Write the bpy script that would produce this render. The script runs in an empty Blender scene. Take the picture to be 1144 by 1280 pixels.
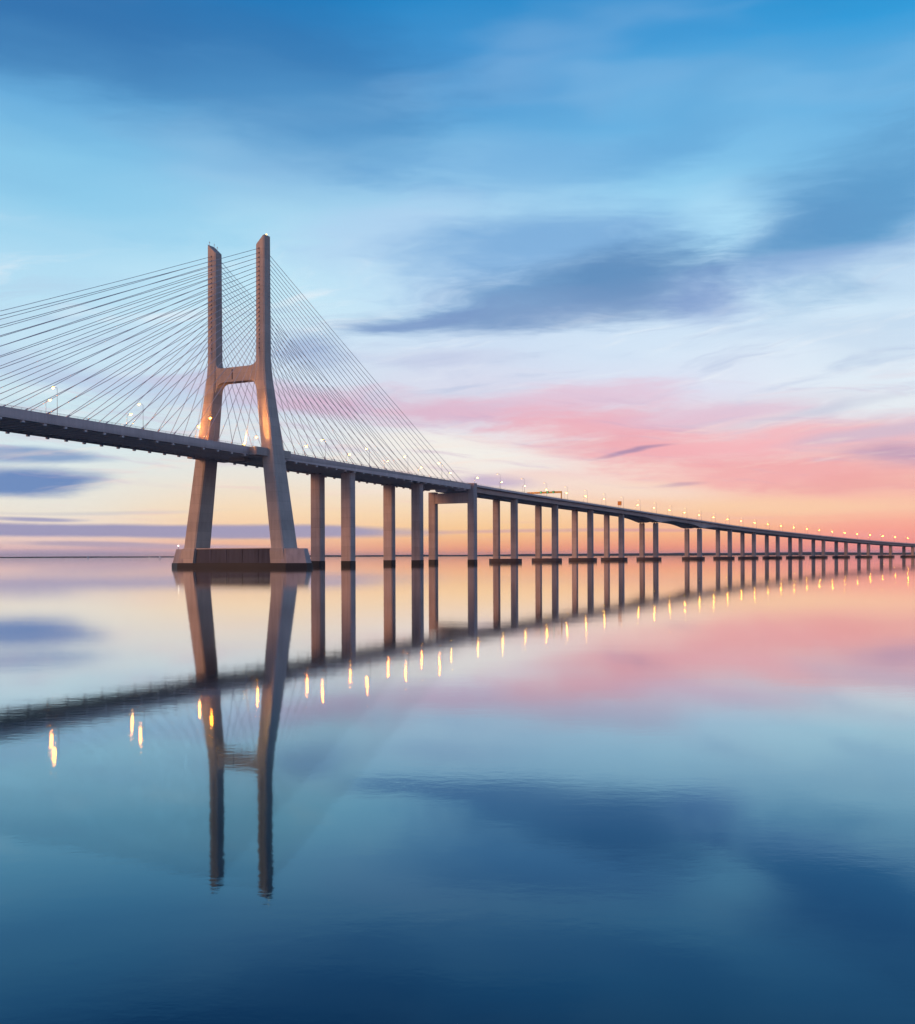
import bpy, bmesh, math, random
import numpy as np
from mathutils import Vector, Matrix, Quaternion

SC = bpy.context.scene
COL = SC.collection
R = math.radians
rng = random.Random(7)
HAZE = 1.3e-5
FLOOD_W = 42000.0

# ------------------------------------------------------------------ camera
F_PX, W_PX, H_PX = 1264.0, 1144.0, 1280.0      # focal length in photo pixels
HORIZON = 694.6
CAM_H = 5.1
cam_d = bpy.data.cameras.new('camera')
cam = bpy.data.objects.new('camera', cam_d)
COL.objects.link(cam)
cam_d.sensor_fit = 'HORIZONTAL'
cam_d.sensor_width = 36.0
cam_d.lens = 36.0 * F_PX / W_PX
cam_d.shift_y = (HORIZON - H_PX / 2) / W_PX
cam_d.clip_start = 0.1
cam_d.clip_end = 80000
cam.location = (0, 0, CAM_H)
cam.rotation_mode = 'QUATERNION'
cam.rotation_quaternion = Quaternion((1, 0, 0), R(90)) @ Quaternion((0, 0, 1), R(-0.22))
SC.camera = cam

SC.view_settings.view_transform = 'Standard'
SC.view_settings.look = 'None'
SC.view_settings.exposure = 0.0
SC.view_settings.gamma = 1.0
SC.view_settings.use_curve_mapping = False
SC.cycles.use_denoising = True
SC.cycles.max_bounces = 6
SC.cycles.diffuse_bounces = 2
SC.cycles.glossy_bounces = 3
SC.cycles.sample_clamp_indirect = 12.0
SC.cycles.use_light_tree = True
SC.cycles.use_adaptive_sampling = True
SC.cycles.adaptive_threshold = 0.015

# ------------------------------------------------------------------ colour helpers
def lin(rgb):
    out = []
    for c in rgb:
        c = c / 255.0
        out.append(c / 12.92 if c <= 0.04045 else ((c + 0.055) / 1.055) ** 2.4)
    return tuple(out) + (1.0,)

def px_dir(x, y):
    """photo pixel -> (azimuth, elevation) in degrees of that part of the sky"""
    X = (x - W_PX / 2) / F_PX
    Z = (HORIZON - 0.0038 * (x - W_PX / 2) - y) / F_PX
    return math.degrees(math.atan2(X, 1.0)), math.degrees(math.atan2(Z, math.hypot(X, 1.0)))

# ------------------------------------------------------------------ world: twilight sky with cloud layers
world = bpy.data.worlds.new('World')
SC.world = world
world.cycles.sampling_method = 'NONE'     # broad soft sky: hemisphere rays find it well
world.use_nodes = True
NT = world.node_tree
NT.nodes.clear()

class Nodes:
    def __init__(self, nt): self.nt = nt
    def new(self, kind, **kw):
        n = self.nt.nodes.new(kind)
        for k, v in kw.items(): setattr(n, k, v)
        return n
    def link(self, a, b): self.nt.links.new(a, b)
    def put(self, sock, v):
        if isinstance(v, bpy.types.NodeSocket): self.link(v, sock)
        else: sock.default_value = v
    def math(self, op, a, b=None, c=None, clamp=False):
        n = self.new('ShaderNodeMath', operation=op, use_clamp=clamp)
        self.put(n.inputs[0], a)
        if b is not None: self.put(n.inputs[1], b)
        if c is not None: self.put(n.inputs[2], c)
        return n.outputs[0]
    def vmath(self, op, a, b=None, out=0):
        n = self.new('ShaderNodeVectorMath', operation=op)
        self.put(n.inputs[0], a)
        if b is not None: self.put(n.inputs[1], b)
        return n.outputs[out]
    def mapr(self, v, a, b, c=0.0, d=1.0, kind='SMOOTHSTEP'):
        n = self.new('ShaderNodeMapRange', interpolation_type=kind)
        n.clamp = True if kind == 'LINEAR' else n.clamp
        self.put(n.inputs[0], v)
        for i, q in enumerate((a, b, c, d)): self.put(n.inputs[i + 1], q)
        return n.outputs[0]
    def mix(self, f, a, b, blend='MIX'):
        n = self.new('ShaderNodeMix', data_type='RGBA', blend_type=blend)
        self.put(n.inputs[0], f); self.put(n.inputs[6], a); self.put(n.inputs[7], b)
        return n.outputs[2]
    def xyz(self, x, y, z):
        n = self.new('ShaderNodeCombineXYZ')
        for i, q in enumerate((x, y, z)): self.put(n.inputs[i], q)
        return n.outputs[0]
    def noise(self, vec, scale, detail=4.0, rough=0.5, dist=0.0, out='Fac'):
        n = self.new('ShaderNodeTexNoise')
        self.put(n.inputs['Vector'], vec)
        n.inputs['Scale'].default_value = scale
        n.inputs['Detail'].default_value = detail
        n.inputs['Roughness'].default_value = rough
        n.inputs['Distortion'].default_value = dist
        return n.outputs[out]
    def ramp(self, fac, stops, mode='LINEAR'):
        n = self.new('ShaderNodeValToRGB')
        self.put(n.inputs[0], fac)
        cr = n.color_ramp; cr.interpolation = mode
        while len(cr.elements) > 1: cr.elements.remove(cr.elements[-1])
        cr.elements[0].position = stops[0][0]; cr.elements[0].color = stops[0][1]
        for p, c in stops[1:]:
            e = cr.elements.new(p); e.color = c
        return n.outputs[0]

def build_sky():
    N = Nodes(NT)
    out = N.new('ShaderNodeOutputWorld')
    bg = N.new('ShaderNodeBackground')
    N.link(bg.outputs[0], out.inputs[0])
    tc = N.new('ShaderNodeTexCoord')
    sep = N.new('ShaderNodeSeparateXYZ')
    N.link(tc.outputs['Generated'], sep.inputs[0])
    X, Y, Z = sep.outputs
    az = N.math('MULTIPLY', N.math('ARCTAN2', X, Y), 180 / math.pi)
    el = N.math('MULTIPLY', N.math('ARCSINE', Z), 180 / math.pi)
    P = N.xyz(az, el, 0.0)
    # slow streaky turbulence: clouds drawn out nearly level
    D = tc.outputs['Generated']
    S = N.vmath('MULTIPLY', P, (0.055, 0.22, 1.0))
    w1 = N.noise(S, 1.0, 2.0, 0.5, out='Color')
    w2 = N.noise(N.vmath('MULTIPLY', P, (0.16, 0.75, 1.0)), 1.0, 2.0, 0.55, out='Color')
    w3 = N.noise(N.vmath('MULTIPLY', P, (0.5, 2.6, 1.0)), 1.0, 2.0, 0.6, out='Color')
    half = (0.5, 0.5, 0.5)
    warp = N.vmath('ADD', N.vmath('MULTIPLY', N.vmath('SUBTRACT', w1, half), (6.0, 3.0, 0)),
                   N.vmath('MULTIPLY', N.vmath('SUBTRACT', w2, half), (3.2, 0.7, 0)))
    warp = N.vmath('ADD', warp, N.vmath('MULTIPLY', N.vmath('SUBTRACT', w3, half), (0.7, 0.12, 0)))
    # the turbulence dies away towards the horizon, where layers lie flat
    kel = N.mapr(el, 0.0, 12.0, 0.10, 1.0, 'LINEAR')
    warp = N.vmath('MULTIPLY', warp, N.xyz(N.mapr(el, 0.0, 12.0, 0.6, 1.0, 'LINEAR'), kel, 0.0))
    PW = N.vmath('ADD', P, warp)
    sp = N.new('ShaderNodeSeparateXYZ'); N.link(PW, sp.inputs[0])
    azw, elw = sp.outputs[0], sp.outputs[1]
    # clear sky: elevation ramps at six bearings
    ys = [694, 685, 665, 640, 600, 560, 520, 490, 440, 390, 350, 290, 225, 150, 75, 0]
    cols = {
        60: [(216,172,186),(232,190,188),(246,222,206),(238,230,216),(228,234,230),(212,232,238),(206,231,240),(202,229,242),(198,228,245),(185,224,244),(176,220,243),(152,209,238),(132,197,233),(104,172,220),(60,124,182),(44,112,172)],
        330: [(240,168,154),(248,180,152),(252,208,166),(251,221,184),(237,230,218),(224,233,236),(216,227,237),(212,226,241),(206,228,245),(204,234,248),(196,232,248),(174,220,243),(138,190,228),(88,155,206),(66,134,191),(36,122,186)],
        600: [(246,150,124),(251,166,128),(253,202,146),(252,216,174),(246,234,224),(243,238,236),(230,224,234),(220,220,237),(208,224,244),(202,223,245),(192,219,244),(170,211,240),(150,202,236),(94,166,218),(76,153,212),(44,138,202)],
        850: [(249,146,126),(253,158,126),(254,190,142),(253,204,166),(250,214,204),(246,208,206),(230,214,226),(222,226,243),(216,232,248),(202,225,246),(186,218,244),(166,216,244),(142,203,238),(106,180,228),(68,154,214),(38,142,207)],
        1100: [(247,142,144),(251,150,142),(254,166,148),(253,194,168),(246,188,182),(232,190,200),(220,222,233),(228,239,248),(222,237,250),(208,231,248),(194,221,244),(152,198,236),(122,186,229),(100,175,225),(54,156,218),(38,140,202)],
    }
    back = [(200,165,180),(208,168,182),(222,176,190),(228,188,202),(224,198,212),(212,202,222),(192,200,226),(168,194,228),(160,194,230),(150,190,230),(140,184,227),(120,172,220),(100,158,212),(78,140,200),(55,122,186),(38,106,172)]
    u = N.math('DIVIDE', elw, 90.0, clamp=True)
    def column(cs):
        st = []
        for y, c in zip(ys, cs):
            st.append((max(0.0, px_dir(572, y)[1]) / 90.0, lin(c)))
        st.append((0.5, lin((24, 88, 155)))); st.append((0.85, lin((18, 66, 128))))
        return N.ramp(u, st, 'EASE' if False else 'LINEAR')
    xs = sorted(cols)
    cur = column(cols[xs[0]])
    for a, b in zip(xs, xs[1:]):
        f = N.mapr(azw, px_dir(a, 600)[0], px_dir(b, 600)[0])
        cur = N.mix(f, cur, column(cols[b]))
    fb = N.mapr(N.math('ABSOLUTE', N.math('SUBTRACT', az, 5.0)), 32.0, 115.0)
    cur = N.mix(fb, cur, column(back))

    # thin high veils everywhere
    veil = N.noise(N.vmath('ADD', N.vmath('MULTIPLY', PW, (0.045, 0.20, 1.0)), (3.1, 7.7, 0)), 1.0, 3.0, 0.55)
    hi = N.mapr(el, 3.0, 12.0)
    cur = N.mix(N.math('MULTIPLY', N.math('MULTIPLY', N.mapr(veil, 0.50, 0.72), hi), 0.14), cur, lin((205, 228, 246)))
    veil2 = N.noise(N.vmath('ADD', N.vmath('MULTIPLY', PW, (0.05, 0.24, 1.0)), (13.1, 1.7, 0)), 1.0, 3.0, 0.55)
    cur = N.mix(N.math('MULTIPLY', N.math('MULTIPLY', N.mapr(veil2, 0.50, 0.75), hi), 0.22), cur, lin((112, 160, 208)))
    streak = N.noise(N.vmath('MULTIPLY', PW, (0.10, 1.5, 1.0)), 1.0, 4.0, 0.6)
    lo = N.math('MULTIPLY', N.mapr(el, 0.4, 1.5), N.mapr(el, 11.0, 7.0))
    cur = N.mix(N.math('MULTIPLY', N.math('MULTIPLY', N.mapr(streak, 0.52, 0.75), lo), 0.35), cur, lin((238, 182, 190)))

    # fine diagonal wisps in the pale middle of the sky
    def wisps(ang, sc, off_, lo_, hi_, amt, col, e0, e1, e2, e3):
        nonlocal cur
        m = N.new('ShaderNodeMapping', vector_type='POINT'); N.link(PW, m.inputs[0])
        m.inputs[1].default_value = off_; m.inputs[2].default_value = (0, 0, R(ang))
        nz = N.noise(N.vmath('MULTIPLY', m.outputs[0], sc), 1.0, 4.0, 0.62)
        band = N.math('MULTIPLY', N.mapr(el, e0, e1), N.mapr(el, e3, e2))
        cur = N.mix(N.math('MULTIPLY', N.math('MULTIPLY', N.mapr(nz, lo_, hi_), band), amt), cur, lin(col))
    WISPS = ((-9, (.13, 1.1, 1), (2, 5, 0), .50, .74, .45, (176, 192, 222), 5.0, 7.0, 12.0, 16.0),
             (-14, (.11, .8, 1), (9, 3, 0), .52, .76, .55, (238, 243, 249), 5.5, 8.0, 14.0, 19.0),
             (7, (.14, 1.6, 1), (5, 8, 0), .52, .76, .50, (204, 176, 204), 3.0, 4.5, 8.0, 10.0),
             (-6, (.12, 1.3, 1), (1, 1, 0), .53, .78, .50, (252, 228, 214), 2.0, 3.5, 6.5, 8.5))
    # cloud banks: bearing and height of each, in degrees of sky
    edge = N.noise(N.vmath('MULTIPLY', PW, (0.15, 0.85, 1.0)), 1.0, 4.0, 0.68)
    edgec = N.math('SUBTRACT', edge, 0.5)
    def cloud(x, y, rx, ry, ang, col, op, inner=0.15, rag=0.9):
        nonlocal cur
        a, e = px_dir(x, y)
        k = 57.3 / F_PX
        m = N.new('ShaderNodeMapping', vector_type='TEXTURE')
        N.link(PW, m.inputs[0])
        m.inputs[1].default_value = (a, e, 0)
        m.inputs[2].default_value = (0, 0, R(ang))
        m.inputs[3].default_value = (rx * k * 1.28, ry * k * 1.28, 1)
        d = N.vmath('LENGTH', m.outputs[0], out=1)
        d = N.math('MULTIPLY_ADD', edgec, rag, d)
        f = N.mapr(d, 1.0, inner, 0.0, op)
        cur = N.mix(f, cur, lin(col))
    for w_ in WISPS[:2]: wisps(*w_)
    for c in CLOUDS: cloud(*c)
    for w_ in WISPS[2:]: wisps(*w_)
    N.link(cur, bg.inputs[0])
    bg.inputs[1].default_value = 1.0

CLOUDS = [
    # broad dark veil high up
    (150, 40, 420, 75, -4, (50, 112, 172), .5),
    (400, 150, 190, 60, -16, (84, 150, 203), .55),
    (700, 205, 250, 40, 6, (110, 170, 220), .5),
    (860, 150, 140, 35, 18, (95, 165, 215), .4),
    (100, 225, 260, 45, -12, (140, 203, 236), .5),
    # pale gap between the two dark banks
    (880, 290, 90, 45, 30, (172, 220, 246), .8),
    (470, 300, 130, 40, 10, (178, 208, 240), .5),
    # dark bank on the right
    (1085, 245, 185, 84, 24, (94, 156, 204), .95, .1, .8),
    (1000, 292, 115, 42, 14, (96, 152, 201), .8, .05, .8),
    (1010, 330, 150, 20, 6, (160, 188, 228), .55),
    # lens cloud over the bay
    (680, 318, 200, 50, 4, (116, 168, 217), .8),
    (690, 370, 240, 38, 6, (114, 158, 203), .9, .15),
    (780, 350, 125, 40, 4, (94, 140, 188), .8, .1),
    (520, 396, 110, 14, 9, (122, 152, 200), .8, .2),
    (690, 388, 215, 22, 4, (128, 156, 199), .65, .1),
    (870, 372, 70, 28, -6, (130, 158, 208), .6),
    # veils under it
    (540, 455, 120, 14, 3, (196, 204, 230), .6),
    (385, 442, 55, 30, -8, (150, 172, 212), .65),
    (120, 470, 230, 22, -8, (186, 206, 233), .7),
    (360, 500, 150, 16, -8, (212, 184, 210), .7),
    # pink sheets
    (570, 516, 200, 19, -3, (220, 176, 200), .8, .1, 1.3),
    (700, 500, 160, 26, 6, (228, 194, 214), .75, .1, 1.4),
    (750, 532, 150, 26, -4, (240, 176, 188), .8, .05, 1.5),
    (880, 515, 120, 15, 2, (226, 192, 212), .7),
    (800, 560, 190, 24, -5, (238, 168, 178), .85, .05, 1.5),
    (930, 555, 170, 22, 2, (248, 182, 188), .85, .05, 1.5),
    (960, 592, 210, 24, -2, (244, 170, 172), .75, .05, 2.0),
    (1090, 605, 110, 14, 3, (240, 166, 164), .6, .1, 1.6),
    (560, 562, 150, 26, -6, (245, 241, 234), .9),
    (1120, 572, 75, 15, -4, (190, 156, 186), .85),
    (1080, 545, 110, 10, 4, (206, 190, 210), .7),
    (1030, 510, 130, 7, 8, (200, 206, 224), .7),
    (1110, 505, 90, 15, 8, (232, 240, 245), .8),
    (795, 564, 50, 4, 10, (168, 140, 172), .85, .1, .5),
    (850, 608, 30, 3, 2, (190, 150, 175), .7, .1, .5),
    (622, 604, 60, 8, -3, (200, 182, 206), .9, .2, .4),
    (700, 600, 90, 10, -3, (244, 214, 208), .8),
    (780, 612, 120, 12, -5, (250, 226, 208), .7),
    # warm bands near the water
    (1000, 632, 210, 11, -2, (254, 212, 172), .55),
    (960, 650, 190, 5, 1, (254, 190, 160), .7),
    (640, 664, 150, 3.0, 0, (214, 168, 172), .7, .1, .5),
    (800, 662, 90, 3.0, 0, (222, 160, 165), .7, .1, .5),
    # slate clouds low on the left
    (30, 571, 85, 8, -2, (138, 164, 202), .95, .35, .6),
    (25, 602, 100, 16, 0, (106, 138, 190), .97, .4, .6),
    (120, 640, 160, 3, 1, (210, 205, 205), .6, .1, .5),
    (50, 648, 70, 3.2, 0, (160, 158, 192), .9, .2, .5),
    (110, 662, 260, 8.5, 0, (156, 152, 188), .95, .45, .4),
    (330, 665, 190, 8.5, 0, (166, 158, 188), .95, .45, .4),
    (130, 680, 110, 3.6, -1, (182, 164, 186), .85, .2, .5),
    (230, 684, 130, 4.0, 0, (196, 168, 186), .8, .2, .5),
    (60, 691, 240, 5.0, 0, (186, 162, 188), .8, .2, .4),
]
build_sky()

# one weak warm sun: the glow of the town on the shore behind the camera
sun_d = bpy.data.lights.new('sun', 'SUN')
sun_d.energy = 1.8
sun_d.angle = R(14)
sun_d.color = (1.0, 0.43, 0.14)
sun = bpy.data.objects.new('sun', sun_d)
COL.objects.link(sun)
sun.rotation_mode = 'QUATERNION'
sun_dir = Vector((-0.62, -0.78, 0.16)).normalized()
sun.rotation_quaternion = sun_dir.to_track_quat('Z', 'Y')

# ------------------------------------------------------------------ materials
def material(name):
    m = bpy.data.materials.new(name); m.use_nodes = True
    nt = m.node_tree
    b = nt.nodes['Principled BSDF']
    return m, Nodes(nt), b

def concrete(name, rgb, streak=0.5, lift=3.0, rough=0.85):
    m, N, b = material(name)
    geo = N.new('ShaderNodeNewGeometry')
    pos = geo.outputs['Position']
    big = N.noise(pos, 0.10, 4.0, 0.6)
    st = N.noise(N.vmath('MULTIPLY', pos, (0.9, 0.9, 0.045)), 1.0, 5.0, 0.6)
    fine = N.noise(pos, 2.5, 5.0, 0.65)
    sep = N.new('ShaderNodeSeparateXYZ'); N.link(pos, sep.inputs[0])
    # casting lifts: each pour a slightly different tone, with a thin joint
    zz = N.math('DIVIDE', sep.outputs[2], lift)
    fl = N.math('FLOOR', zz)
    wn = N.new('ShaderNodeTexWhiteNoise', noise_dimensions='1D'); N.link(fl, wn.inputs['W'])
    fr = N.math('FRACT', zz)
    joint = N.mapr(fr, 0.0, 0.05, 0.72, 1.0)
    v = N.math('MULTIPLY_ADD', N.math('SUBTRACT', big, 0.5), 0.5, 1.0)
    v = N.math('MULTIPLY_ADD', N.math('SUBTRACT', st, 0.5), streak, v)
    v = N.math('MULTIPLY_ADD', N.math('SUBTRACT', fine, 0.5), 0.25, v)
    v = N.math('MULTIPLY_ADD', N.math('SUBTRACT', wn.outputs[0], 0.5), 0.14, v)
    oi = N.new('ShaderNodeObjectInfo')
    v = N.math('MULTIPLY_ADD', N.math('SUBTRACT', oi.outputs['Random'], 0.5), 0.22, v)   # each casting weathered its own way
    v = N.math('MULTIPLY', v, joint)
    c = N.mix(1.0, (*rgb, 1), N.xyz(v, v, v), 'MULTIPLY')
    N.link(c, b.inputs['Base Color'])
    b.inputs['Roughness'].default_value = rough
    bp = N.new('ShaderNodeBump'); bp.inputs['Strength'].default_value = 0.3; bp.inputs['Distance'].default_value = 0.05
    N.link(fine, bp.inputs['Height']); N.link(bp.outputs[0], b.inputs['Normal'])
    return m

def plain(name, rgb, rough=0.5, metal=0.0, var=0.25, scale=1.5):
    m, N, b = material(name)
    geo = N.new('ShaderNodeNewGeometry')
    n = N.noise(geo.outputs['Position'], scale, 4.0, 0.6)
    v = N.math('MULTIPLY_ADD', N.math('SUBTRACT', n, 0.5), var * 2, 1.0)
    N.link(N.mix(1.0, (*rgb, 1), N.xyz(v, v, v), 'MULTIPLY'), b.inputs['Base Color'])
    b.inputs['Roughness'].default_value = rough
    b.inputs['Metallic'].default_value = metal
    return m

def glowing(name, rgb, strength):
    m, N, b = material(name)
    b.inputs['Base Color'].default_value = (*rgb, 1)
    b.inputs['Emission Color'].default_value = (*rgb, 1)
    b.inputs['Emission Strength'].default_value = strength
    return m

M_PYLON = concrete('pylon_concrete', (0.44, 0.37, 0.32), 0.5, 4.2)
M_PIER = concrete('pier_concrete', (0.40, 0.325, 0.30), 0.75, 5.0)
M_DECK = concrete('deck_concrete', (0.62, 0.50, 0.455), 0.45, 50.0)
M_CAP = concrete('footing_concrete', (0.40, 0.34, 0.32), 0.8, 30.0)
M_TIEWALL = concrete('dark_footing_concrete', (0.055, 0.06, 0.09), 1.2, 30.0)  # much darker, bluish concrete for the wall between the legs
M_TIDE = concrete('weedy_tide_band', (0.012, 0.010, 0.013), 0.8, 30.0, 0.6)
M_BEAM = plain('painted_steel_beam', (0.60, 0.58, 0.58), 0.55, 0.0)
M_ASPHALT = plain('asphalt', (0.05, 0.05, 0.052), 0.9)
M_CABLE = plain('cable_sheath', (0.50, 0.50, 0.54), 0.4, 0.0, 0.10)
M_STEEL = plain('galvanised_steel', (0.30, 0.31, 0.32), 0.45, 0.6)
M_DARK = plain('dark_parts_and_shade', (0.03, 0.03, 0.035), 0.8)  # near-black for dark fittings, and for shade painted at holes and slot
M_YELLOW = plain('yellow_paint', (0.70, 0.36, 0.04), 0.5, 0.0, 0.1)
M_ORANGE = plain('orange_sign_paint', (0.75, 0.27, 0.03), 0.5, 0.0, 0.1)
M_WHITE = plain('white_sail', (0.8, 0.8, 0.78), 0.6, 0.0, 0.08)
M_LAMP = glowing('sodium_lamp', (1.0, 0.21, 0.008), 420.0)
M_LAMP_SMALL = glowing('dim_sodium_lamp', (1.0, 0.42, 0.022), 200.0)
M_LAMP_FAINT = glowing('faint_sodium_lamp', (1.0, 0.60, 0.25), 3.0)
M_GREEN = glowing('green_signal', (0.15, 0.8, 0.25), 1.5)
M_BEACON = glowing('amber_beacon', (1.0, 0.62, 0.2), 2.5)
M_NAV = glowing('white_beacon', (1.0, 0.92, 0.8), 3.0)
M_SHORE = plain('far_shore_woods', (0.055, 0.055, 0.05), 0.95, 0.0, 0.4, 0.004)

def water_material():
    m, N, b = material('calm_estuary_water')
    nt = N.nt
    geo = N.new('ShaderNodeNewGeometry')
    pos = geo.outputs['Position']
    # reflectance falls from a mirror at grazing angles to a few per cent looking down; red goes first
    sep = N.new('ShaderNodeSeparateXYZ'); N.link(geo.outputs['Incoming'], sep.inputs[0])
    refl = N.ramp(sep.outputs[2], [(0.0, (1, 1, 1, 1)), (0.04, (.97, .95, .94, 1)), (0.085, (.84, .82, .84, 1)), (0.125, (.70, .76, .80, 1)),
                                   (0.16, (.43, .63, .70, 1)), (0.24, (.20, .365, .45, 1)), (0.32, (.11, .20, .28, 1)), (0.42, (.058, .116, .162, 1)),
                                   (0.7, (.025, .045, .06, 1)), (1.0, (.02, .03, .04, 1))])
    gl = N.new('ShaderNodeBsdfGlossy', distribution='GGX')
    N.link(refl, gl.inputs['Color'])
    N.link(gl.outputs[0], nt.nodes['Material Output'].inputs[0])
    nt.nodes.remove(b)
    # breeze patches: some water a little rougher than the rest
    patch = N.noise(N.vmath('MULTIPLY', pos, (0.012, 0.03, 1)), 1.0, 3.0, 0.5)
    N.link(N.mapr(patch, 0.35, 0.7, 0.034, 0.050), gl.inputs['Roughness'])
    r1 = N.noise(N.vmath('MULTIPLY', pos, (1.6, 3.0, 1)), 1.0, 3.0, 0.55)
    r2 = N.noise(N.vmath('MULTIPLY', pos, (0.10, 0.22, 1)), 1.0, 2.0, 0.5)
    r3 = N.noise(N.vmath('MULTIPLY', pos, (7.0, 13.0, 1)), 1.0, 2.0, 0.5)
    h = N.math('MULTIPLY_ADD', r2, 4.0, r1)
    h = N.math('MULTIPLY_ADD', r3, 0.22, h)
    bp = N.new('ShaderNodeBump')
    bp.inputs['Strength'].default_value = 1.0
    bp.inputs['Distance'].default_value = 0.0011
    N.link(h, bp.inputs['Height']); N.link(bp.outputs[0], gl.inputs['Normal'])
    return m
M_WATER = water_material()

# ------------------------------------------------------------------ object helpers
def link(o, parent=None):
    COL.objects.link(o)
    if parent is not None: o.parent = parent
    return o

def tag(o, label, cat, group=None):
    o['label'] = label; o['category'] = cat
    if group: o['group'] = group
    return o

def empty(name, parent=None, loc=(0, 0, 0), rotz=0.0):
    o = bpy.data.objects.new(name, None)
    o.empty_display_size = 1.0
    o.location = loc; o.rotation_euler = (0, 0, rotz)
    return link(o, parent)

class MB:
    def __init__(self): self.v = []; self.f = []; self.mi = []
    def add(self, vs, fs, mi=0):
        k = len(self.v)
        self.v += [tuple(p) for p in vs]
        self.f += [tuple(i + k for i in q) for q in fs]
        self.mi += [mi] * len(fs)
        return self
    def box(self, c, s, rz=0.0, mi=0):
        hx, hy, hz = s[0] / 2, s[1] / 2, s[2] / 2
        ca, sa = math.cos(rz), math.sin(rz)
        vs = []
        for dz in (-hz, hz):
            for dx, dy in ((-hx, -hy), (hx, -hy), (hx, hy), (-hx, hy)):
                vs.append((c[0] + dx * ca - dy * sa, c[1] + dx * sa + dy * ca, c[2] + dz))
        return self.add(vs, [(3, 2, 1, 0), (4, 5, 6, 7), (0, 1, 5, 4), (1, 2, 6, 5), (2, 3, 7, 6), (3, 0, 4, 7)], mi)
    def tube(self, pts, rad, n=6, mi=0, cap=True):
        pts = [Vector(p) for p in pts]
        if not hasattr(rad, '__len__'): rad = [rad] * len(pts)
        rings = []; prev = None
        for i, p in enumerate(pts):
            d = (pts[min(i + 1, len(pts) - 1)] - pts[max(i - 1, 0)]).normalized()
            if prev is None:
                ref = Vector((0, 0, 1)) if abs(d.z) < 0.9 else Vector((1, 0, 0))
                u = d.cross(ref).normalized()
            else:
                u = (prev - d * prev.dot(d)).normalized()
            prev = u
            w = d.cross(u)
            rings.append([p + (u * math.cos(2 * math.pi * k / n) + w * math.sin(2 * math.pi * k / n)) * rad[i] for k in range(n)])
        return self.loft(rings, mi, cap)
    def loft(self, rings, mi=0, cap=True):
        n = len(rings[0]); vs = [p for r in rings for p in r]; fs = []
        for i in range(len(rings) - 1):
            for k in range(n):
                a, b2 = i * n + k, i * n + (k + 1) % n
                fs.append((a, b2, b2 + n, a + n))
        if cap:
            fs.append(tuple(range(n - 1, -1, -1)))
            fs.append(tuple(range((len(rings) - 1) * n, len(rings) * n)))
        return self.add(vs, fs, mi)
    def mesh(self, name, mats, smooth=False):
        me = bpy.data.meshes.new(name)
        me.from_pydata(self.v, [], self.f)
        for m in (mats if isinstance(mats, (list, tuple)) else [mats]): me.materials.append(m)
        me.polygons.foreach_set('material_index', self.mi)
        bm = bmesh.new(); bm.from_mesh(me)
        bmesh.ops.recalc_face_normals(bm, faces=bm.faces)
        bm.to_mesh(me); bm.free()
        if smooth: me.polygons.foreach_set('use_smooth', [True] * len(me.polygons))
        me.update()
        return me
    def obj(self, name, mats, parent=None, smooth=False):
        return link(bpy.data.objects.new(name, self.mesh(name, mats, smooth)), parent)

# ------------------------------------------------------------------ bridge alignment
AL = R(27.0)
E0 = np.array([-232 / F_PX * 457.0, 457.0])          # deck edge abreast of the pylon
S_BEND = 204.6
K0, K1, K2 = 2.447e-4, 1.128e-7, -1.548e-11
DS = 2.0
S_MIN, S_MAX = -430.0, 1760.0
def heading(s):
    q = max(0.0, s - S_BEND); q = min(q, 1350.0)
    return AL + K0 * q + K1 * q * q + K2 * q ** 3
_ss = np.arange(S_MIN, S_MAX + DS, DS)
_xy = np.zeros((len(_ss), 2))
i0 = int(round((0 - S_MIN) / DS))
_xy[i0] = E0
for i in range(i0 + 1, len(_ss)):
    h = heading(_ss[i - 1] + DS / 2); _xy[i] = _xy[i - 1] + np.array([math.sin(h), math.cos(h)]) * DS
for i in range(i0 - 1, -1, -1):
    h = heading(_ss[i] + DS / 2); _xy[i] = _xy[i + 1] - np.array([math.sin(h), math.cos(h)]) * DS
_zs = [(-430, 53.6), (-300, 54.9), (-210, 55.2), (-143, 54.8), (-103, 54.3), (-15, 53.5), (16, 53.1), (63, 52.4), (134, 51.4),
       (204, 50.6), (277, 49.6), (349, 48.6), (421, 47.4), (493, 46.0), (565, 44.3), (693, 40.6), (765, 38.0), (837, 35.8),
       (909, 33.8), (981, 31.8), (1053, 29.6), (1125, 27.2), (1197, 25.0), (1269, 22.9), (1341, 20.9), (1500, 17.6), (1760, 15.0)]
_zt = np.interp(_ss, [a for a, b in _zs], [b for a, b in _zs])
ker = np.hanning(61); ker /= ker.sum()
_zt = np.convolve(np.pad(_zt, 30, mode='edge'), ker, mode='valid')
def P(s, w, z=None):
    """point at chainage s, w metres in from the seaward deck edge; z absolute"""
    x = np.interp(s, _ss, _xy[:, 0]); y = np.interp(s, _ss, _xy[:, 1])
    h = heading(s)
    return Vector((x - math.cos(h) * w, y + math.sin(h) * w, 0.0 if z is None else z))
def ROAD(s): return float(np.interp(s, _ss, _zt)) - 1.05
def col_px(s, w):
    p = P(s, w); return W_PX / 2 + F_PX * p.x / p.y
def s_at(x, w, lo=-150, hi=1700):
    for _ in range(50):
        m = (lo + hi) / 2
        if col_px(m, w) < x: lo = m
        else: hi = m
    return (lo + hi) / 2

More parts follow.
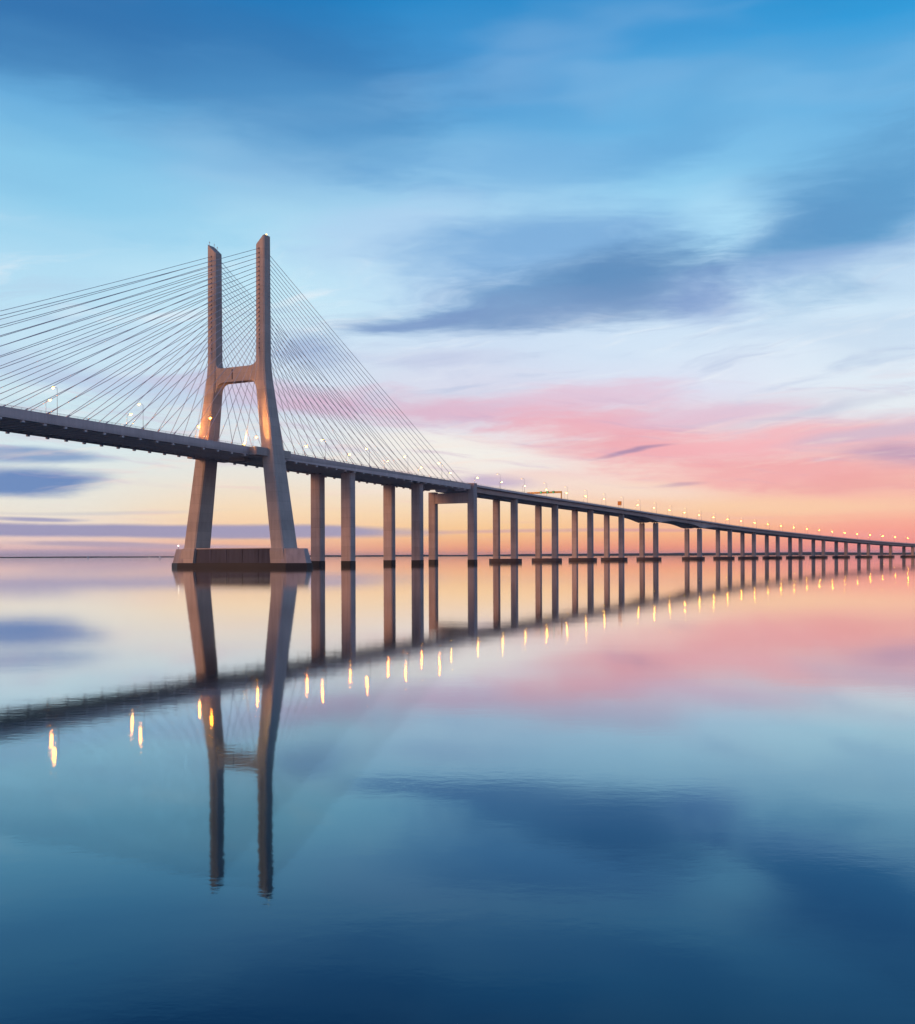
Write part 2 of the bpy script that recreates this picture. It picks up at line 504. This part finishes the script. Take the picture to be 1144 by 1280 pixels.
def sweep(mb, ss, section, mi=0):
    """section(s) -> closed list of (w, dz below road); swept along the alignment"""
    rings = []
    for s in ss:
        zr = ROAD(s)
        rings.append([P(s, w, zr + dz) for w, dz in section(s)])
    return mb.loft(rings, mi)
def srange(a, b, step):
    n = max(1, int(math.ceil((b - a) / step)))
    return [a + (b - a) * i / n for i in range(n + 1)]
def rect(w0, w1, z0, z1): return [(w0, z0), (w1, z0), (w1, z1), (w0, z1)]

# ------------------------------------------------------------------ water and far shore
mb = MB()
mb.add([(-42000, -3000, 0), (42000, -3000, 0), (42000, 60000, 0), (-42000, 60000, 0)], [(0, 1, 2, 3)])
water = mb.obj('water', M_WATER); water['kind'] = 'structure'

def shore(name, pts, seed):
    r2 = random.Random(seed)
    n = 140; rings = []
    ph = [r2.uniform(0, 6.28) for _ in range(8)]
    for i in range(n + 1):
        q = i / n
        x = np.interp(q, [p[0] for p in pts], [p[1] for p in pts]); y = np.interp(q, [p[0] for p in pts], [p[2] for p in pts])
        hh = np.interp(q, [p[0] for p in pts], [p[3] for p in pts])
        hh *= 0.75 + 0.2 * sum(math.sin(q * (11 + 17 * k) + ph[k]) / (1 + .5 * k) for k in range(8)) * 0.5 + r2.uniform(-.08, .08)
        hh = max(2.5, hh)
        rings.append([(x, y, -1), (x, y + 15, hh * .45), (x, y + 120, hh * .8), (x, y + 420, hh), (x, y + 1000, hh * .7), (x, y + 1600, -1)])
    o = MB().loft(rings).obj(name, M_SHORE); o['kind'] = 'structure'
    return o
shore('far_shore', [(0, -9000, 9500, 16), (.33, -2600, 8800, 17), (.5, 300, 8200, 19), (.7, 3200, 7800, 27), (1, 9000, 7600, 34)], 3)

# ------------------------------------------------------------------ the bridge
bridge = empty('cable_stayed_bridge', None, tuple(P(-3.5, 15.5, 0)))
tag(bridge, 'long concrete cable-stayed bridge with H-shaped pylon and curving approach viaduct over calm water', 'bridge')
BRIDGE_INV = Matrix.Translation(-Vector(bridge.location))
def under(o, parent):
    """parent keeping world coordinates (every bridge piece is modelled in place)"""
    o.parent = parent
    o.matrix_parent_inverse = parent_world(parent).inverted()
    return o
def parent_world(p):
    m = Matrix.Translation(p.location) @ p.rotation_euler.to_matrix().to_4x4()
    return m if p.parent is None else m           # parts keep world placement, so their own location is absolute
def piece(mb_, name, mats, parent, smooth=False):
    o = mb_.obj(name, mats, None, smooth)
    return under(o, parent)
def part_empty(name, loc, parent):
    o = empty(name, None, (0, 0, 0)); under(o, parent)
    return o

# ---- deck of the cable-stayed spans
MAIN0, MAIN1 = -425.0, 203.5
ssA = srange(MAIN0, MAIN1, 8.0)
mb = MB()
sweep(mb, ssA, lambda s: rect(1.7, 29.3, -0.32, -0.02))
deckA = piece(mb, 'deck', M_DECK, bridge)
deckA['label'] = 'concrete deck hung from the cables'
piece(sweep(MB(), ssA, lambda s: rect(2.2, 28.8, -0.015, 0.06)), 'road_surface', M_ASPHALT, deckA)
for w0, w1 in ((0.0, 1.72), (29.28, 31.0)):
    piece(sweep(MB(), ssA, lambda s: [(w0, -2.65), (w1, -2.65), (w1, 0.25), (w0, 0.25)]), 'edge_girder', M_DECK, deckA)
for w0 in (0.12, 30.6):
    piece(sweep(MB(), ssA, lambda s: rect(w0, w0 + .28, 0.252, 0.85)), 'parapet', M_DECK, deckA)
for w0 in (0.24, 30.72):
    r = MB(); r.tube([P(s, w0, ROAD(s) + 1.5) for s in ssA], 0.05, 4); r.tube([P(s, w0, ROAD(s) + 1.15) for s in ssA], 0.03, 4)
    for s in srange(MAIN0, MAIN1, 4.0): r.tube([P(s, w0, ROAD(s) + .8), P(s, w0, ROAD(s) + 1.5)], 0.045, 4)
    piece(r, 'railing', M_STEEL, deckA)
for w0 in (9.0, 15.3, 22.0):
    piece(sweep(MB(), ssA, lambda s: rect(w0 - .2, w0 + .2, -1.5, -0.325)), 'stringer', M_BEAM, deckA)
piece(sweep(MB(), ssA, lambda s: rect(15.2, 15.8, 0.064, 0.9)), 'median_barrier', M_DECK, deckA)
s = -300.0
while s < 200:
    b_ = MB()
    for (wa, wb, za, zb, hw) in ((1.73, 29.27, -2.25, -0.33, .14), (1.73, 29.27, -2.42, -2.252, .34)):
        rings = []
        for w in (wa, wb):
            p0, p1 = P(s - hw, w), P(s + hw, w); zr = ROAD(s)
            rings.append([(p0.x, p0.y, zr + za), (p1.x, p1.y, zr + za), (p1.x, p1.y, zr + zb), (p0.x, p0.y, zr + zb)])
        b_.loft(rings)
    piece(b_, 'floor_beam', M_BEAM, deckA)
    s += 4.42

# ---- pylon
S_P = -3.5
pyl = part_empty('pylon', None, bridge)
A3 = Vector((math.sin(AL), math.cos(AL), 0)); T3 = Vector((math.cos(AL), -math.sin(AL), 0))
C3 = P(S_P, 15.5, 0)
HT = 149.1
def off(z):      # half distance between leg centres
    if z <= 84: return 26.3 - (26.3 - 14.35) * z / 84
    if z <= 94:
        q = (z - 84) / 10; return 14.35 - 0.45 * (1 - (1 - q) ** 2)
    return 13.9
def wid(z):      # across the bridge, along the bridge
    return (np.interp(z, [0, 60, 86, 94, 150], [7.0, 6.0, 5.4, 4.9, 4.7]), np.interp(z, [0, 50, 80, 94, 150], [11.6, 9.2, 7.0, 5.5, 5.1]))
def leg_ring(side, z, slant=None):
    t, l = wid(z); t /= 2; l /= 2; c = 0.55
    pts = [(-t + c, -l), (t - c, -l), (t, -l + c), (t, l - c), (t - c, l), (-t + c, l), (-t, l - c), (-t, -l + c)]
    ring = []
    for u, v in pts:
        zz = z
        if slant is not None: zz = slant[0] + (slant[1] - slant[0]) * (u + t) / (2 * t)
        ring.append(C3 + T3 * side * (off(z) + u) + A3 * v + Vector((0, 0, zz)))
    return ring
for side in (1, -1):
    rings = [leg_ring(side, z) for z in (2.0, 8, 20, 34, 48, 60, 72, 80, 84, 87, 90, 94, 106, 120, 134, 142)]
    rings.append(leg_ring(side, 149.1, (HT - 4.4, HT)))
    o = piece(MB().loft(rings), 'leg', M_PYLON, pyl)
# crossbeam with curved haunches
prof_t = []; prof_b = []
half = off(88) - wid(88)[0] / 2 + 0.4
for i in range(33):
    u = -half + 2 * half * i / 32
    e = max(0.0, abs(u) - (half - 4.2)) / 4.2
    hb = 5.0 * (1 - math.sqrt(max(0, 1 - e * e))); ht = 2.6 * (1 - math.sqrt(max(0, 1 - e * e)))
    prof_t.append((u, 91.2 + ht)); prof_b.append((u, 84.6 - hb))
rings = []
for v in (-2.35, 2.35):
    rings.append([C3 + T3 * u + A3 * v + Vector((0, 0, z)) for u, z in prof_b + prof_t[::-1]])
cb = MB()
n = len(prof_b)
for (u0, b0), (u1, b1), (_, t0), (_, t1) in zip(prof_b, prof_b[1:], prof_t, prof_t[1:]):
    q = [C3 + T3 * u + A3 * v + Vector((0, 0, z)) for v in (-2.35, 2.35) for u, z in ((u0, b0), (u1, b1), (u1, t1), (u0, t0))]
    cb.add(q, [(0, 1, 2, 3), (7, 6, 5, 4), (0, 4, 5, 1), (3, 2, 6, 7)])
piece(cb, 'crossbeam', M_PYLON, pyl)
# dark strip coloured as the shade inside a slot on the crossbeam face
for u in (-2.0,):
    piece(MB().box(C3 + T3 * u + A3 * -2.36 + Vector((0, 0, 87.9)), (0.5, 0.16, 4.6), -AL), 'slot_shade', M_DARK, pyl)
# deck collar beside each leg
for side in (1, -1):
    zc = ROAD(S_P) - 0.9
    c = C3 + T3 * side * 17.6 + Vector((0, 0, zc))
    piece(MB().box(c, (4.1, 25.0, 3.5), -AL), 'deck_bracket', M_PYLON, pyl)
# lower beam carrying the deck bearings
piece(MB().box(C3 + Vector((0, 0, ROAD(S_P) - 3.2)), (9.0, 3.6, 1.5), -AL), 'bearing_block', M_PYLON, pyl)
# footing: long caisson with blunt cutwaters
def plan(hl, sh, hw, tip):
    return [(-hl, -tip), (-sh, -hw), (sh, -hw), (hl, -tip), (hl, tip), (sh, hw), (-sh, hw), (-hl, tip)]
def plan_ring(pl, z): return [C3 + T3 * u + A3 * v + Vector((0, 0, z)) for u, v in pl]
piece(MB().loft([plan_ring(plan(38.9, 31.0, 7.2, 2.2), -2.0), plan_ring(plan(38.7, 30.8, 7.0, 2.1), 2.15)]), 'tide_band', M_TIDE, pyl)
def quad_ring(u0, u1, v0, v1, z): return [C3 + T3 * u + A3 * v + Vector((0, 0, z)) for u, v in ((u0, -v0), (u1, -v1), (u1, v1), (u0, v0))]
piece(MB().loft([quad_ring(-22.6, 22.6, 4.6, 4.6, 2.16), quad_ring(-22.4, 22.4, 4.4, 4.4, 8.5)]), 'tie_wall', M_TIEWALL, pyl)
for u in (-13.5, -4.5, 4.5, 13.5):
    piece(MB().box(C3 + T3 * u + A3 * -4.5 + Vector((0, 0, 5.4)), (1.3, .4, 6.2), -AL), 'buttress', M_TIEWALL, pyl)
piece(MB().box(C3 + Vector((0, 0, 8.72)), (45.0, 9.6, .4), -AL), 'coping', M_CAP, pyl)
for side in (1, -1):          # blunt cutwater beyond each leg, and the swollen foot of the leg
    a_, b_, c_ = (28.0, 38.3, 36.6) if side > 0 else (28.0, 38.3, 36.6)
    lo_ = [(a_, -6.6), (31.2, -6.6), (b_, -2.0), (b_, 2.0), (31.2, 6.6), (a_, 6.6)]
    hi_ = [(a_, -5.4), (29.6, -5.4), (c_, -1.4), (c_, 1.4), (29.6, 5.4), (a_, 5.4)]
    piece(MB().loft([[C3 + T3 * side * u + A3 * v + Vector((0, 0, z)) for u, v in pl] for pl, z in ((lo_, 2.16), (hi_, 8.6))]), 'cutwater', M_CAP, pyl)
    t, l = wid(2); t /= 2; l /= 2
    piece(MB().loft([[C3 + T3 * side * (off(z) + u * k * t) + A3 * v * k * l + Vector((0, 0, z)) for u, v in ((-1, -1), (1, -1), (1, 1), (-1, 1))]
                     for z, k in ((2.18, 1.10), (7.6, 1.06), (8.9, 1.0))]), 'leg_foot', M_PYLON, pyl)

# ---- stay cables: four fans of 23
NC = 23
shade_me = MB().box((0, 0, 0), (0.5, 0.26, 0.75)).mesh('anchor_hole_shade', M_DARK)  # dark block set on the leg face; its colour is the anchor hole's shade
for side, w_deck in ((1, 0.86), (-1, 30.14)):
    for sgn in (-1, 1):
        for i in range(NC):
            s_d = S_P + sgn * (14.5 + (8.9 if sgn < 0 else 8.42) * i)
            z_t = 98.4 + 2.03 * i
            zr = ROAD(s_d)
            lo = P(s_d, w_deck, zr + 0.25)
            t, l = wid(z_t)
            hi = C3 + T3 * side * (off(z_t) - 0.25) + A3 * sgn * (l / 2 - 0.05) + Vector((0, 0, z_t))
            d = (hi - lo)
            cb = MB(); pts = []
            for q in (0, .25, .5, .75, 1): pts.append(lo + d * q - Vector((0, 0, d.length * 0.004 * 4 * q * (1 - q))))
            cb.tube(pts, 0.115, 6)
            o = piece(cb, 'stay_cable', M_CABLE, bridge, True)
            dn = d.normalized()
            piece(MB().tube([lo, lo + dn * 2.6], [0.26, 0.22], 8), 'anchor_sleeve', M_BEAM, o)
            piece(MB().box(lo + Vector((0, 0, -3.25)), (1.0, 1.0, 0.7), -AL), 'anchor_block', M_BEAM, o)
            r_ = bpy.data.objects.new('anchor_hole_shade', shade_me)
            r_.location = C3 + T3 * side * (off(z_t) - 0.25) + A3 * sgn * (l / 2 - 0.08) + Vector((0, 0, z_t))
            r_.rotation_euler = (0, 0, -AL)
            COL.objects.link(r_); r_.parent = pyl; r_.matrix_parent_inverse = Matrix.Identity(4)

# ---- piers
def column_mb(s, w, ls, lt, z0, z1, cap=0.0):
    h = heading(s); mb_ = MB()
    c = P(s, w)
    a = Vector((math.sin(h), math.cos(h), 0)); t = Vector((math.cos(h), -math.sin(h), 0))
    def ring(z, k=1.0):
        ch = 0.45; u_, v_ = lt / 2 * k, ls / 2 * k
        return [Vector((c.x, c.y, z)) + t * u + a * v for u, v in ((-u_ + ch, -v_), (u_ - ch, -v_), (u_, -v_ + ch), (u_, v_ - ch), (u_ - ch, v_), (-u_ + ch, v_), (-u_, v_ - ch), (-u_, -v_ + ch))]
    return mb_.loft([ring(z0), ring(z1 - cap), ring(z1)])

def pier(specs, ls, lt, cap_under, label, pilecap=True, tide=2.6, drop=0.0):
    p = part_empty('pier', None, bridge)
    p['label'] = label
    for s, w in specs:
        z1 = ROAD(s) - cap_under
        piece(column_mb(s, w, ls, lt, -2.0 if not pilecap else 1.2, z1), 'column', M_PIER, p)
        if not pilecap:
            piece(column_mb(s, w, ls + .16, lt + .16, -2.0, tide), 'tide_band', M_TIDE, p)
        h = heading(s)
        for dw in (-lt * .28, lt * .28):
            c = P(s, w + dw, z1 + .2)
            piece(MB().box(c, (.9, .9, .44), -h), 'bearing', M_DARK, p)
    if pilecap:
        sm = sum(s for s, w in specs) / 2; wm = sum(w for s, w in specs) / 2; h = heading(sm)
        a = Vector((math.sin(h), math.cos(h), 0)); t = Vector((math.cos(h), -math.sin(h), 0))
        c0 = P(sm, wm); hl = abs(specs[0][1] - specs[1][1]) / 2 + lt / 2 + 2.6
        def ring(k, z):
            pl = [(-hl * 1, -2.2), (-hl + 2.2, -3.8), (hl - 2.2, -3.8), (hl, -2.2), (hl, 2.2), (hl - 2.2, 3.8), (-hl + 2.2, 3.8), (-hl, 2.2)]
            return [c0 + t * u * k + a * v * k + Vector((0, 0, z)) for u, v in pl]
        piece(MB().loft([ring(1, -1.5), ring(1, 2.5), ring(.985, 2.8)]), 'pile_cap', M_TIDE_CAP, p)
    return p
M_TIDE_CAP = concrete('wet_pile_cap', (0.075, 0.055, 0.055), 0.8, 30.0, 0.7)

for x in (435.5, 522.0):
    s = s_at(x, 6.0)
    pier([(s, 6.0), (s, 25.0)], 4.6 if x > 500 else 5.2, 6.0, 3.1, 'pier of two broad separate columns under the cable spans', False)
# anchor pier at the joint of cable spans and viaduct
s_t = s_at(590.0, 1.0)
p = part_empty('pier', None, bridge); p['label'] = 'portal pier whose columns rise to the parapet at the viaduct joint'
for w in (0.6, 28.8):
    piece(column_mb(s_t, w, 4.6, 5.0, -2.0, ROAD(s_t) + 1.5 if w < 5 else ROAD(s_t) - 3.5), 'column', M_PIER, p)
    piece(column_mb(s_t, w, 4.76, 5.16, -2.0, 2.6), 'tide_band', M_TIDE, p)
h = heading(s_t); c = P(s_t, 14.7, ROAD(s_t) - 7.6)
piece(MB().box(c, (23.4, 3.6, 6.6), -h), 'portal_beam', M_PIER, p)

near_x = [643.1, 694, 738.2, 777, 819.9, 874.7, 912.5, 942.6, 972.4, 1000.9, 1029.6, 1057.8, 1085.8, 1113.6, 1141.3]
pier_s = [s_at(x, 8.0) for x in near_x]
for k in range(3): pier_s.append(pier_s[-1] + 72.0)
HAUNCH = (pier_s[4], pier_s[5])
def depth(s):
    d = 3.3
    for hs in HAUNCH:
        q = max(0.0, 1 - abs(s - hs) / 46.0); d = max(d, 3.3 + 3.4 * q * q)
    return d
for i, s in enumerate(pier_s):
    pier([(s, 8.0), (s, 22.0)], 3.4, 4.6 if i < 6 else 4.2, depth(s) + 0.42, 'twin-column pier on a low dark pile cap')

# ---- viaduct deck: slab on twin box girders
ssB = sorted(set(srange(s_t - 1.2, pier_s[-1] + 30, 9.0)))
deckB = piece(sweep(MB(), ssB, lambda s: [(0, -.42), (4.0, -.75), (26.0, -.75), (30, -.42), (30, 0.0), (0, 0.0)]), 'viaduct_deck', M_DECK, bridge)
piece(sweep(MB(), ssB, lambda s: rect(.6, 29.4, .004, .07)), 'road_surface', M_ASPHALT, deckB)
for w0, w1 in ((2.6, 13.4), (16.6, 27.4)):
    piece(sweep(MB(), ssB, lambda s: [(w0, -.74), (w1, -.74), (w1 - 1.3, -depth(s)), (w0 + 1.3, -depth(s))]), 'box_girder', M_DECK, deckB)
for w0 in (0.02, 29.7):
    piece(sweep(MB(), ssB, lambda s: rect(w0, w0 + .28, -.2 if w0 < 1 else .004, 0.95)), 'parapet', M_DECK, deckB)
for w0 in (0.16, 29.84):
    r = MB(); r.tube([P(s, w0, ROAD(s) + 1.5) for s in ssB], 0.05, 4)
    for s in srange(ssB[0], ssB[-1], 4.5): r.tube([P(s, w0, ROAD(s) + .9), P(s, w0, ROAD(s) + 1.5)], 0.045, 4)
    piece(r, 'railing', M_STEEL, deckB)
piece(sweep(MB(), ssB, lambda s: rect(14.7, 15.3, 0.074, 0.9)), 'median_barrier', M_DECK, deckB)

# ------------------------------------------------------------------ street lamps
def lamp_proto():
    root = bpy.data.objects.new('street_lamp', None)
    pole = MB().tube([(0, 0, 0), (0, 0, 5), (0, 0, 10.4)], [.11, .08, .055], 8)
    pole.tube([(0, 0, 0), (0, 0, .35)], [.26, .24], 8)
    arm = MB().tube([(0, 0, 10.3), (-.25, 0, 10.75), (-.9, 0, 11.0), (-1.7, 0, 11.08)], [.075, .07, .06, .055], 6)
    hd = MB(); rings = []
    for x, w, z0, z1 in ((-1.55, .10, 11.03, 11.16), (-1.75, .22, 10.99, 11.24), (-2.3, .26, 10.97, 11.26), (-2.6, .16, 11.0, 11.18)):
        rings.append([(x, -w, z0), (x, w, z0), (x, w * .8, z1), (x, -w * .8, z1)])
    hd.loft(rings)
    ln = MB(); rings = []
    for z, k in ((10.965, 1.0), (10.80, .95), (10.66, .6)):
        rings.append([(-2.1 + math.cos(a) * .42 * k, math.sin(a) * .26 * k, z) for a in [2 * math.pi * j / 10 for j in range(10)]])
    ln.loft(rings)
    return [('pole', pole.mesh('lamp_pole', M_STEEL, True)), ('arm', arm.mesh('lamp_arm', M_STEEL, True)),
            ('lamp_housing', hd.mesh('lamp_housing', M_STEEL)), ('lens', ln.mesh('lamp_lens', M_LAMP, True)), ('lens', ln.mesh('lamp_lens_dim', M_LAMP_SMALL, True)), ('lens', ln.mesh('lamp_lens_faint', M_LAMP_FAINT, True))]
LP = lamp_proto()
def lamp(s, w, flip, label, group):
    root = empty('street_lamp', None, tuple(P(s, w, ROAD(s) + .06)), -heading(s) + (math.pi if flip else 0))
    tag(root, label, 'street lamp', group)
    for nme, me in LP[:3] + [LP[3] if s < s_t else LP[4] if flip else LP[5]]:
        o = bpy.data.objects.new(nme, me); link(o, root)
s = 118.0 * -1 - 41 * 2
while s < pier_s[-1]:
    if not -12 < s < 8 and not abs(s - s_t) < 6:
        if s < s_t: lamp(s, 0.42 + 1.9, False, 'lit street lamp among the stay cables on the deck edge nearer the shore', 'lamps on the seaward edge of the cable spans')
        else: lamp(s, 0.75, False, 'slim street lamp with barely glowing head on the viaduct parapet nearer the shore', 'lamps on the near parapet of the viaduct')
    s += 41.0 if s < 200 else 39.5
s = -59.0 - 41 * 3
while s < pier_s[-1]:
    if not -12 < s < 8 and not abs(s - s_t) < 6:
        if s < s_t: lamp(s, 28.7, True, 'lit street lamp among the stay cables on the deck edge away from the shore', 'lamps on the far edge of the cable spans')
        else: lamp(s, 29.2, True, 'bright lit street lamp on the viaduct parapet away from the shore', 'lamps on the far parapet of the viaduct')
    s += 41.0 if s < 200 else 39.5

# ------------------------------------------------------------------ floodlights that wash the pylon legs from the deck edge
def floodlight(s, w, target, label, power):
    base = P(s, w, ROAD(s) + .26)
    d = target - (base + Vector((0, 0, .9)))
    rz = math.atan2(d.y, d.x); tilt = math.atan2(d.z, math.hypot(d.x, d.y))
    root = empty('floodlight', None, tuple(base), rz)
    tag(root, label, 'floodlight')
    MB().box((0, 0, .06), (.5, .6, .12)).tube([(0, -.36, .1), (0, -.36, .95)], .04, 6).tube([(0, .36, .1), (0, .36, .95)], .04, 6).obj('bracket', M_STEEL, root)
    h_ = MB().loft([[(x, -w_, -z_), (x, w_, -z_), (x, w_, z_), (x, -w_, z_)] for x, w_, z_ in ((-.35, .14, .12), (-.2, .26, .2), (.16, .31, .24))]).obj('housing', M_STEEL, root)
    h_.location = (0, 0, .9); h_.rotation_euler = (0, -tilt, 0)
    l_ = MB().box((.185, 0, 0), (.03, .56, .42)).obj('lens', M_LAMP_SMALL, h_)
    sd = bpy.data.lights.new('floodlight_beam', 'SPOT'); sd.energy = power; sd.color = (1.0, 0.42, 0.10)
    sd.spot_size = R(75); sd.spot_blend = 0.9; sd.shadow_soft_size = 0.25
    so = bpy.data.objects.new('beam', sd); link(so, h_); so.location = (.26, 0, 0); so.rotation_euler = (0, -R(90), 0)
for side, w, nm in ((-1, 29.9, 'away from'), (1, 1.1, 'nearer')):
    tz = ROAD(S_P) + 13
    floodlight(S_P - 15.5, w, C3 + T3 * side * (off(tz) + .5) + A3 * -4 + Vector((0, 0, tz)), 'small floodlight on the deck edge aimed up the pylon leg %s the shore' % nm, FLOOD_W)

# ------------------------------------------------------------------ sign gantry and sign on the viaduct
s_g = s_at(702, 0.9)
g = empty('sign_gantry', None, tuple(P(s_g, 15.0, ROAD(s_g) + .07)), -heading(s_g))
tag(g, 'yellow lane-signal gantry spanning the viaduct deck', 'gantry')
for x in (-14.2, 14.2):
    MB().box((x, 0, 3.3), (.7, .7, 6.6)).box((x, 0, .15), (1.2, 1.2, .3)).obj('post', M_YELLOW, g)
mb = MB()
for z in (5.4, 6.6):
    for y in (-.45, .45): mb.box((0, y, z), (29.1, .16, .16))
for k in range(24):
    x = -14 + 28 * k / 24
    for y in (-.45, .45):
        mb.tube([(x, y, 5.4), (x + 28 / 24, y, 6.6)] if k % 2 else [(x, y, 6.6), (x + 28 / 24, y, 5.4)], .06, 4)
mb.box((0, -.55, 6.0), (29, .06, 1.0))
mb.obj('truss', M_YELLOW, g)
for x in (-2.5, 3.0, 8.0):
    b_ = MB().box((x, -.85, 6.1), (1.7, .4, 1.7)).obj('signal_box', M_DARK, g)
    MB().tube([(x - .55, -1.07, 5.7), (x, -1.07, 6.6), (x + .55, -1.07, 5.7)], .14, 6).obj('signal_arrow', M_GREEN, b_)
s_g = s_at(774.5, 2.0)
g = empty('message_sign', None, tuple(P(s_g, 1.6, ROAD(s_g) + .07)), -heading(s_g))
tag(g, 'square orange sign box on posts above the viaduct parapet', 'sign')
for x in (-.9, .9): MB().tube([(x, 0, 0), (x, 0, 3.4)], .1, 8).obj('post', M_STEEL, g)
MB().box((0, 0, 4.9), (3.4, .5, 3.4)).obj('panel', M_ORANGE, g)
f_ = MB()
for c_, sz in (((0, -.28, 6.62), (3.5, .12, .14)), ((0, -.28, 3.18), (3.5, .12, .14)), ((-1.72, -.28, 4.9), (.14, .12, 3.3)), ((1.72, -.28, 4.9), (.14, .12, 3.3))): f_.box(c_, sz)
f_.obj('frame', M_STEEL, g)

# ------------------------------------------------------------------ small things on the pylon
top = C3 + T3 * (13.9 + 1.9) + Vector((0, 0, HT - .4))
b_ = empty('warning_light', None, tuple(top)); tag(b_, 'small amber warning light on the tip of the pylon leg nearer the shore', 'light')
MB().tube([(0, 0, 0), (0, 0, .55)], .16, 8).obj('base', M_STEEL, b_)
MB().tube([(0, 0, .55), (0, 0, .8), (0, 0, 1.15), (0, 0, 1.3)], [.3, .38, .34, .12], 10).obj('lens', M_BEACON, b_)
for k, (u, v, hh) in enumerate(((2.0, -1.2, 2.2), (.6, .4, 2.8), (-.4, 1.3, 2.4))):
    zz = HT - 4.4 + 4.4 * (u + 2.35) / 4.7
    pt = C3 - T3 * (13.9 + u) + A3 * v + Vector((0, 0, zz - .1))
    a_ = empty('antenna', None, tuple(pt))
    tag(a_, 'short thin antenna on the slanted tip of the pylon leg away from the shore', 'antenna', 'antennas on the far pylon leg')
    MB().tube([(0, 0, 0), (0, 0, hh)], [.09, .05], 6).obj('mast', M_STEEL, a_)
    MB().box((0, 0, .12), (.4, .4, .24)).box((0, 0, hh * .7), (.5, .08, .3)).obj('bracket', M_STEEL, a_)
for u, lab in ((-35.6, 'white navigation light on the footing end away from the shore'),):
    pt = C3 + T3 * u + A3 * -1.0 + Vector((0, 0, 8.6))
    a_ = empty('navigation_light', None, tuple(pt)); tag(a_, lab, 'light')
    MB().tube([(0, 0, 0), (0, 0, 1.3)], .12, 8).obj('post', M_STEEL, a_)
    MB().tube([(0, 0, 1.3), (0, 0, 1.45), (0, 0, 1.9), (0, 0, 2.0)], [.2, .3, .28, .1], 10).obj('lens', M_NAV, a_)

# ------------------------------------------------------------------ evening haze
if HAZE > 0:
    hz = MB().box((0, 28500, 77.5), (84400, 63400, 158.0)).obj('haze', None)
    hz.data.materials.clear()
    m = bpy.data.materials.new('evening_haze'); m.use_nodes = True; m.node_tree.nodes.clear()
    o_ = m.node_tree.nodes.new('ShaderNodeOutputMaterial'); v_ = m.node_tree.nodes.new('ShaderNodeVolumePrincipled')
    v_.inputs['Color'].default_value = (.93, .93, .95, 1); v_.inputs['Density'].default_value = HAZE; v_.inputs['Anisotropy'].default_value = 0.55
    m.node_tree.links.new(v_.outputs[0], o_.inputs['Volume'])
    hz.data.materials.append(m); hz['kind'] = 'stuff'
# ------------------------------------------------------------------ sailing boats far out
def boat(x, y_m, hgt, rz, label):
    X = (x - W_PX / 2) / F_PX * y_m
    o = empty('sailing_boat', None, (X, y_m, 0), rz)
    tag(o, label, 'boat', 'sailing boats far out on the bay')
    L = hgt * .75; rings = []
    for q, w, z in ((-.5, .12, .9), (-.35, .15, .8), (0, .17, .8), (.3, .11, .95), (.5, .005, 1.15)):
        rings.append([(q * L, -w * L, z), (q * L, -w * L * .6, -.2), (q * L, 0, -.4), (q * L, w * L * .6, -.2), (q * L, w * L, z)])
    MB().loft(rings).obj('hull', M_WHITE, o)
    MB().tube([(0.05 * L, 0, .7), (0.05 * L, 0, hgt)], [.1, .06], 6).obj('mast', M_STEEL, o)
    MB().add([(0.03 * L, 0, 1.8), (-.42 * L, .35, 1.8), (0.03 * L, 0, hgt * .97), (0.03 * L, .06, 1.8), (-.42 * L, .41, 1.8), (0.03 * L, .06, hgt * .97)],
             [(0, 1, 2), (5, 4, 3), (0, 3, 4, 1), (1, 4, 5, 2), (2, 5, 3, 0)]).obj('mainsail', M_WHITE, o)
    MB().add([(.07 * L, 0, 1.9), (.46 * L, .3, 1.3), (.07 * L, 0, hgt * .85), (.07 * L, .06, 1.9), (.46 * L, .36, 1.3), (.07 * L, .06, hgt * .85)],
             [(0, 1, 2), (5, 4, 3), (0, 3, 4, 1), (1, 4, 5, 2), (2, 5, 3, 0)]).obj('jib', M_WHITE, o)
boat(199.7, 2600, 10.0, .5, 'white sailing boat far out just beside the pylon footing')
boat(186.5, 2900, 11.0, 2.2, 'small white sailing boat far out, second from the pylon footing')
boat(110.0, 3600, 11.0, 1.1, 'faint white sailing boat alone against the far shore')
